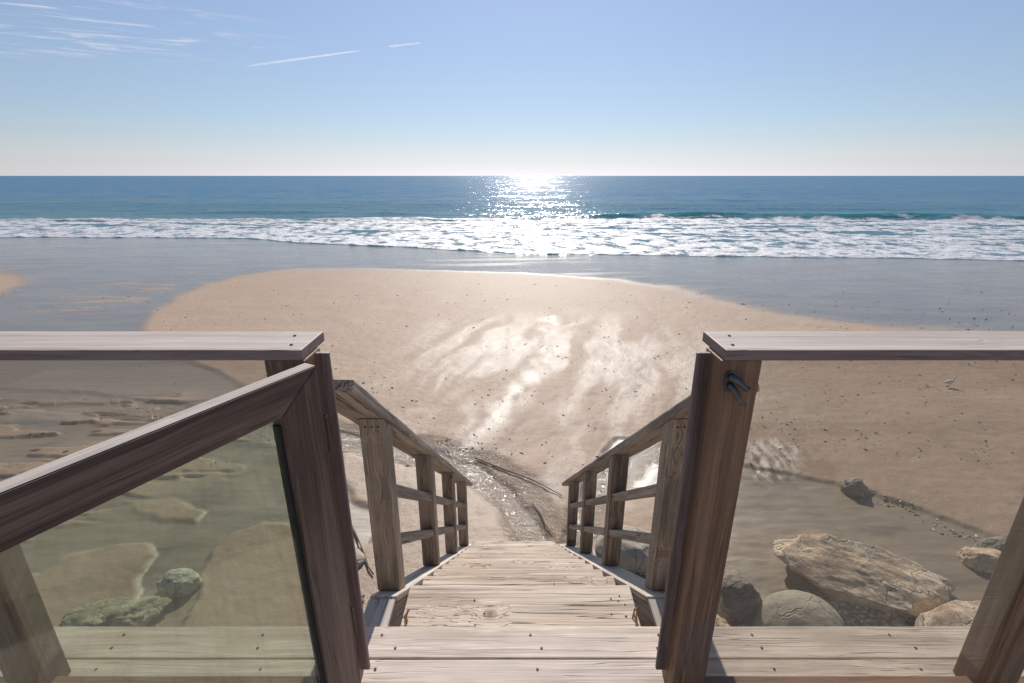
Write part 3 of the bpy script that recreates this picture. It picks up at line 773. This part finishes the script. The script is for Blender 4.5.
# dark glazing bead seen along the stile
M = gframe(A+Vector((0,0,ZG-Hh/2))+U*(W+.004)+Nn*.018, (0,0,1), U)
link('glazing_bead', bm2me(box_bm(Hh-2*W, .007, .018, .0005), 'glazing_bead'), M_dark, M, gate)
for zz_ in (.30, .88):
    c_ = A + Vector((-.012, .020, zz_))
    bm = bmesh.new(); bmesh.ops.create_cone(bm, cap_ends=True, segments=14, radius1=.006, radius2=.006, depth=.09)
    link('hinge', bm2me(bm, 'hinge'), M_screw, Matrix.Translation(c_+Vector((-.002,.012,0))), gate)

# ------------------------------------------------------------------ stairs
XL_, XR_ = -.392, .452
SL = math.atan(.19/.236); slope = .19/.236
stairs = thing('staircase', 'steep weathered timber stairs going down to the beach', 'stairs', (0.03, 1.3, ZS))
y_n, z_n = 1.454, -.035
ntr = 13
for k_ in range(ntr):
    yf = y_n + .236*k_; zt_ = z_n - .19*k_
    tr_ = board('tread', (XL_+.002, yf-.125, zt_-.019), (XR_-.002, yf-.125, zt_-.019), .25, .038, M_tread, stairs, seg=24, bev=.005, rough=.0035)
    if k_ < 4:
        for _ in range(9 if k_ == 0 else 5):
            screw(tr_, random.uniform(-.16, .38) if k_ else random.choice((-.13, -.11, -.15, .36, .40, .38))+random.uniform(-.03,.03), yf-random.uniform(.04, .17), zt_+.0015, M_screw, .0032)
y_end = y_n+.236*(ntr-1)+.06
def zline(y, off): return z_n - (y-y_n)*slope + off
ang_up = Vector((0, math.sin(SL), math.cos(SL)))
for sg, xi in ((-1, XL_), (1, XR_)):
    xs0 = xi + sg*(.048+.019 if sg < 0 else .062+.019)
    y0, y1 = 1.262, y_end
    # stringer: plumb cut at the head
    Mx = Matrix.Translation((xs0, 0, 0)) @ Matrix(((0,0,1,0),(1,0,0,0),(0,1,0,0),(0,0,0,1)))
    dpt = .30
    yk = 1.405; zk = zline(yk, -.078)
    pts = [(y0, zk), (yk, zk), (y1, zline(y1, -.078)), (y1, zline(y1, -.078)-dpt*.6), (y1-.15, zline(y1-.15, -.078)-dpt), (y0, zline(y0, -.078)-dpt)]
    c_ = Vector((0, (y0+y1)/2, zline((y0+y1)/2, -.1)))
    ex = Vector((0, math.cos(SL), -math.sin(SL))); ey = Vector((0, math.sin(SL), math.cos(SL)))
    M = gframe(Vector((xs0, c_.y, c_.z)), ex, ey)
    lp = [((Vector((0,a,b))-c_).dot(ex), (Vector((0,a,b))-c_).dot(ey)) for a, b in pts]
    prism('stringer', lp, -.019, .019, M, M_board, stairs, .003)
    xi_ = -.436 if sg < 0 else .510; xo_ = -.537 if sg < 0 else .648; xc = (xi_+xo_)/2; wd_ = abs(xo_-xi_)
    p0 = Vector((xc, yk+.008, zline(yk+.008, -.0615))); p1 = Vector((xc, y_end+.05, zline(y_end+.05, -.0615)))
    board('edge_strip', (xc, y0-.004, zk+.0135), (xc, yk-.004, zk+.0135), wd_, .024, M_strip, stairs, seg=4, bev=.004, rough=.002)
    board('edge_strip', p0, p1, wd_, .024, M_strip, stairs, up=ang_up, seg=30, bev=.004, rough=.002)
# splintered chips caught behind the head of the stringers
for (cx, cy, a_, l_) in ((-.375, 1.30, 1.2, .05), (-.37, 1.29, 1.8, .04), (-.378, 1.315, .7, .04), (.435, 1.29, 1.9, .05), (.43, 1.31, 1.1, .045), (.44, 1.30, 1.5, .06)):
    c_ = Vector((cx, cy, .012-.04)); dv = Vector((math.cos(a_)*l_*.4, .3*l_, l_*.5*math.sin(a_)))
    board('splinter', c_-dv, c_+dv, .006, .002, simple('splinter_wood', (.45,.27,.15), .8) if not bpy.data.materials.get('splinter_wood') else bpy.data.materials['splinter_wood'], stairs, bev=0)

# ------------------------------------------------------------------ stair handrails
def handrail(xa, xb, rx0, rx1, label, first_rail_y=1.215):
    xm = (xa+xb)/2
    t = thing('handrail', label, 'handrail', (xm, 1.57, zline(1.57, 0)), group='handrails of the beach stairs')
    def zr(y): return (ZC-.808) - (y-1.526)*slope       # underside of the top rail
    rxm = (rx0+rx1)/2
    tk = .036; off = tk/2/math.cos(SL)
    y0, y1 = 1.238, 4.62
    board('top_rail', (rxm, y0, zr(y0)+off), (rxm, y1, zr(y1)+off), rx1-rx0, tk, M_rail, t, up=ang_up, seg=40, bev=.006, rough=.003)
    ysf = [1.526, 2.35, 3.19, 4.02]
    for i, y in enumerate(ysf):
        w = .09
        zb = zline(y, -.05)-.05; c = y+w/2
        zt_ = zr(y+w)-.001
        # post with a top cut along the rail slope
        ex = Vector((0,0,1)); ey = Vector((0,1,0))
        M = gframe(Vector((xm, c, (zb+zt_)/2)), ex, ey); zc_ = (zb+zt_)/2
        pts = [(zline(y,-.045)-zc_, -w/2), (zline(y+w,-.045)-zc_, w/2), (zr(y+w)-.0015-zc_, w/2), (zr(y)-.0015-zc_, -w/2)]
        ww = xb-xa
        p = prism('post', pts, -ww/2, ww/2, M, M_post, t, .003)
        for j in range(3 if i == 0 else 2):
            screw(p, xa+ww*(.25+.25*j), y-.0008, zr(y)-.035, M_rust if i else M_screw, .004, 'y')
    for a, b in zip(ysf, ysf[1:]):
        for dz in (.285, .535):
            ya, yb = a+.0905, b-.0005
            board('mid_rail', (xm, ya, zr(ya)-dz), (xm, yb, zr(yb)-dz), .072, .040, M_rail, t, up=ang_up, seg=8, bev=.004, rough=.0015)
    return t
handrail(-.543, -.453, -.588, -.444, 'left stair handrail of grey weathered timber, four posts and two rails')
handrail(.566, .656, .559, .690, 'right stair handrail of grey weathered timber, beside the latch post')

# ------------------------------------------------------------------ contrails
s_ = NT('contrail_vapour')
tcn = s_.n('ShaderNodeTexCoord')
lw = s_.n('ShaderNodeLayerWeight', {0: .35})
tr = s_.n('ShaderNodeBsdfTransparent'); df = s_.n('ShaderNodeBsdfDiffuse', {0: (.95,.95,.95,1)}); tl = s_.n('ShaderNodeBsdfTranslucent', {0: (.95,.95,.95,1)})
m1 = s_.n('ShaderNodeMixShader', {0: .6, 1: df.outputs[0], 2: tl.outputs[0]})
sepx = s_.n('ShaderNodeSeparateXYZ', {0: tcn.outputs['Generated']})
alpha = s_.math('MULTIPLY', s_.math('MULTIPLY', s_.math('SUBTRACT', 1.0, lw.outputs['Facing']), s_.attr('dens')), .42)
m2 = s_.n('ShaderNodeMixShader', {0: alpha, 1: tr.outputs[0], 2: m1.outputs[0]})
s_.t.links.new(m2.outputs[0], s_.out.inputs[0]); M_con = s_.m
def contrail(a, b, r_, label, f0, f1):
    H = 6000
    pa = at(a[0], a[1], H); pb = at(b[0], b[1], H)
    n, sg_ = 60, 12; vs = []; dn_ = []
    ax = (pb-pa).normalized(); u = ax.cross(Vector((0,0,1))).normalized(); v = ax.cross(u)
    for i in range(n+1):
        t = i/n; rad = r_*(1.5-.9*t)*min(1, .2+6*t, .1+12*(1-t))*(1+.25*mnoise.noise(Vector((t*14, 0, r_))))
        for j in range(sg_):
            an = j*2*math.pi/sg_; vs.append(pa.lerp(pb, t)+(u*math.cos(an)+v*math.sin(an))*rad); dn_.append(f0+(f1-f0)*t)
    fs = [(i*sg_+j, i*sg_+(j+1)%sg_, (i+1)*sg_+(j+1)%sg_, (i+1)*sg_+j) for i in range(n) for j in range(sg_)]
    me = bpy.data.meshes.new('contrail'); me.from_pydata([tuple(p) for p in vs], [], fs)
    me.polygons.foreach_set('use_smooth', [True]*len(fs))
    at_ = me.attributes.new('dens', 'FLOAT', 'POINT'); at_.data.foreach_set('value', dn_)
    o = link('contrail', me, M_con); tag(o, label, 'contrail', 'contrails in the sky')
contrail((244,66.5), (361,50.5), 65, 'long thin white contrail high over the sea', .25, 1.6)
contrail((388,46.8), (421,42.8), 50, 'short faint contrail to the right of the long one', .5, .8)

# ------------------------------------------------------------------ sky, sun
SUN_EL, SUN_AZ = R(33), R(2.5)
w = bpy.data.worlds.new('World'); scn.world = w; w.use_nodes = True
nt = w.node_tree; nt.nodes.clear()
out = nt.nodes.new('ShaderNodeOutputWorld'); bg = nt.nodes.new('ShaderNodeBackground')
sky = nt.nodes.new('ShaderNodeTexSky'); sky.sky_type = 'NISHITA'; sky.sun_disc = False
sky.sun_elevation = SUN_EL; sky.sun_rotation = SUN_AZ
sky.air_density = 1.0; sky.dust_density = .08; sky.ozone_density = 3.0; sky.altitude = 0
# thin cirrus, laid on a real cloud level (direction / height)
tc = nt.nodes.new('ShaderNodeTexCoord'); sp_ = nt.nodes.new('ShaderNodeSeparateXYZ'); nt.links.new(tc.outputs['Generated'], sp_.inputs[0])
def wm(op, a, b=None, clamp=False):
    n = nt.nodes.new('ShaderNodeMath'); n.operation = op; n.use_clamp = clamp
    for i, v in enumerate((a, b)):
        if v is None: continue
        if isinstance(v, (int, float)): n.inputs[i].default_value = v
        else: nt.links.new(v, n.inputs[i])
    return n.outputs[0]
zc = wm('MAXIMUM', sp_.outputs[2], .02)
cu = wm('DIVIDE', sp_.outputs[0], zc); cv = wm('DIVIDE', sp_.outputs[1], zc)
cb = nt.nodes.new('ShaderNodeCombineXYZ'); nt.links.new(cu, cb.inputs[0]); nt.links.new(cv, cb.inputs[1])
def wnoise(scale, sc3, det, dist=0.0, rot=0):
    mp = nt.nodes.new('ShaderNodeMapping'); mp.vector_type = 'TEXTURE'; mp.inputs['Scale'].default_value = tuple(1/q_ for q_ in sc3); mp.inputs['Rotation'].default_value = (0,0,rot); nt.links.new(cb.outputs[0], mp.inputs[0])
    n = nt.nodes.new('ShaderNodeTexNoise'); n.inputs['Scale'].default_value = scale; n.inputs['Detail'].default_value = det; n.inputs['Roughness'].default_value = .6
    n.inputs['Distortion'].default_value = dist; nt.links.new(mp.outputs[0], n.inputs[0]); return n.outputs[0]
def wramp(f, a, b):
    n = nt.nodes.new('ShaderNodeMapRange'); n.interpolation_type = 'SMOOTHSTEP'
    n.inputs[1].default_value = a; n.inputs[2].default_value = b; nt.links.new(f, n.inputs[0]); return n.outputs[0]
wis = wramp(wnoise(1.6, (.8, 2.3, 1), 9, 1.2, R(24)), .49, .72)
reg = wm('MULTIPLY', wramp(cu, -1.5, -2.7), wramp(cv, 5.3, 4.3))
amt = wm('MULTIPLY', wm('MULTIPLY', wis, reg), .7, True)
mixn = nt.nodes.new('ShaderNodeMix'); mixn.data_type = 'RGBA'
nt.links.new(amt, mixn.inputs[0]); nt.links.new(sky.outputs[0], mixn.inputs[6]); mixn.inputs[7].default_value = (9, 9, 9.3, 1)
hsv = nt.nodes.new('ShaderNodeHueSaturation'); nt.links.new(wm('ADD', wm('MULTIPLY', wramp(sp_.outputs[2], .0, .10), .55), .3), hsv.inputs['Saturation']); hsv.inputs['Value'].default_value = 1.0
nt.links.new(mixn.outputs[2], hsv.inputs['Color'])
zr_ = nt.nodes.new('ShaderNodeValToRGB'); nt.links.new(sp_.outputs[2], zr_.inputs[0]); cr_ = zr_.color_ramp
for k_ in range(3): cr_.elements.new(.5)
for e_, (p_, c_) in zip(cr_.elements, [(0, (.645,.655,.73)), (.05, (.655,.665,.76)), (.14, (.74,.73,.77)), (.28, (.86,.84,.88)), (.5, (1,1,1))]):
    e_.position = p_; e_.color = c_+(1,)
ml_ = nt.nodes.new('ShaderNodeMix'); ml_.data_type = 'RGBA'; ml_.blend_type = 'MULTIPLY'; ml_.inputs[0].default_value = 1
nt.links.new(hsv.outputs[0], ml_.inputs[6]); nt.links.new(zr_.outputs[0], ml_.inputs[7])
nt.links.new(ml_.outputs[2], bg.inputs[0]); bg.inputs[1].default_value = .09
nt.links.new(bg.outputs[0], out.inputs[0])

sl = bpy.data.lights.new('sun', 'SUN'); sl.energy = 4.1; sl.angle = R(.6); sl.color = (1.0, .95, .88)
so = bpy.data.objects.new('sun', sl); COL.objects.link(so)
sd_ = Vector((math.sin(SUN_AZ)*math.cos(SUN_EL), math.cos(SUN_AZ)*math.cos(SUN_EL), math.sin(SUN_EL)))
so.rotation_euler = sd_.to_track_quat('Z', 'Y').to_euler(); so.location = sd_*30

# ------------------------------------------------------------------ camera
cam = bpy.data.cameras.new('camera'); co = bpy.data.objects.new('camera', cam); COL.objects.link(co)
co.location = (0, 0, ZC); co.rotation_euler = (R(90)-PITCH, 0, 0)
cam.sensor_width = 36; cam.lens = F/1024*36; cam.clip_start = .02; cam.clip_end = 200000
scn.camera = co
scn.view_settings.view_transform = 'Standard'; scn.view_settings.look = 'None'
scn.view_settings.exposure = 0.3; scn.view_settings.gamma = 1
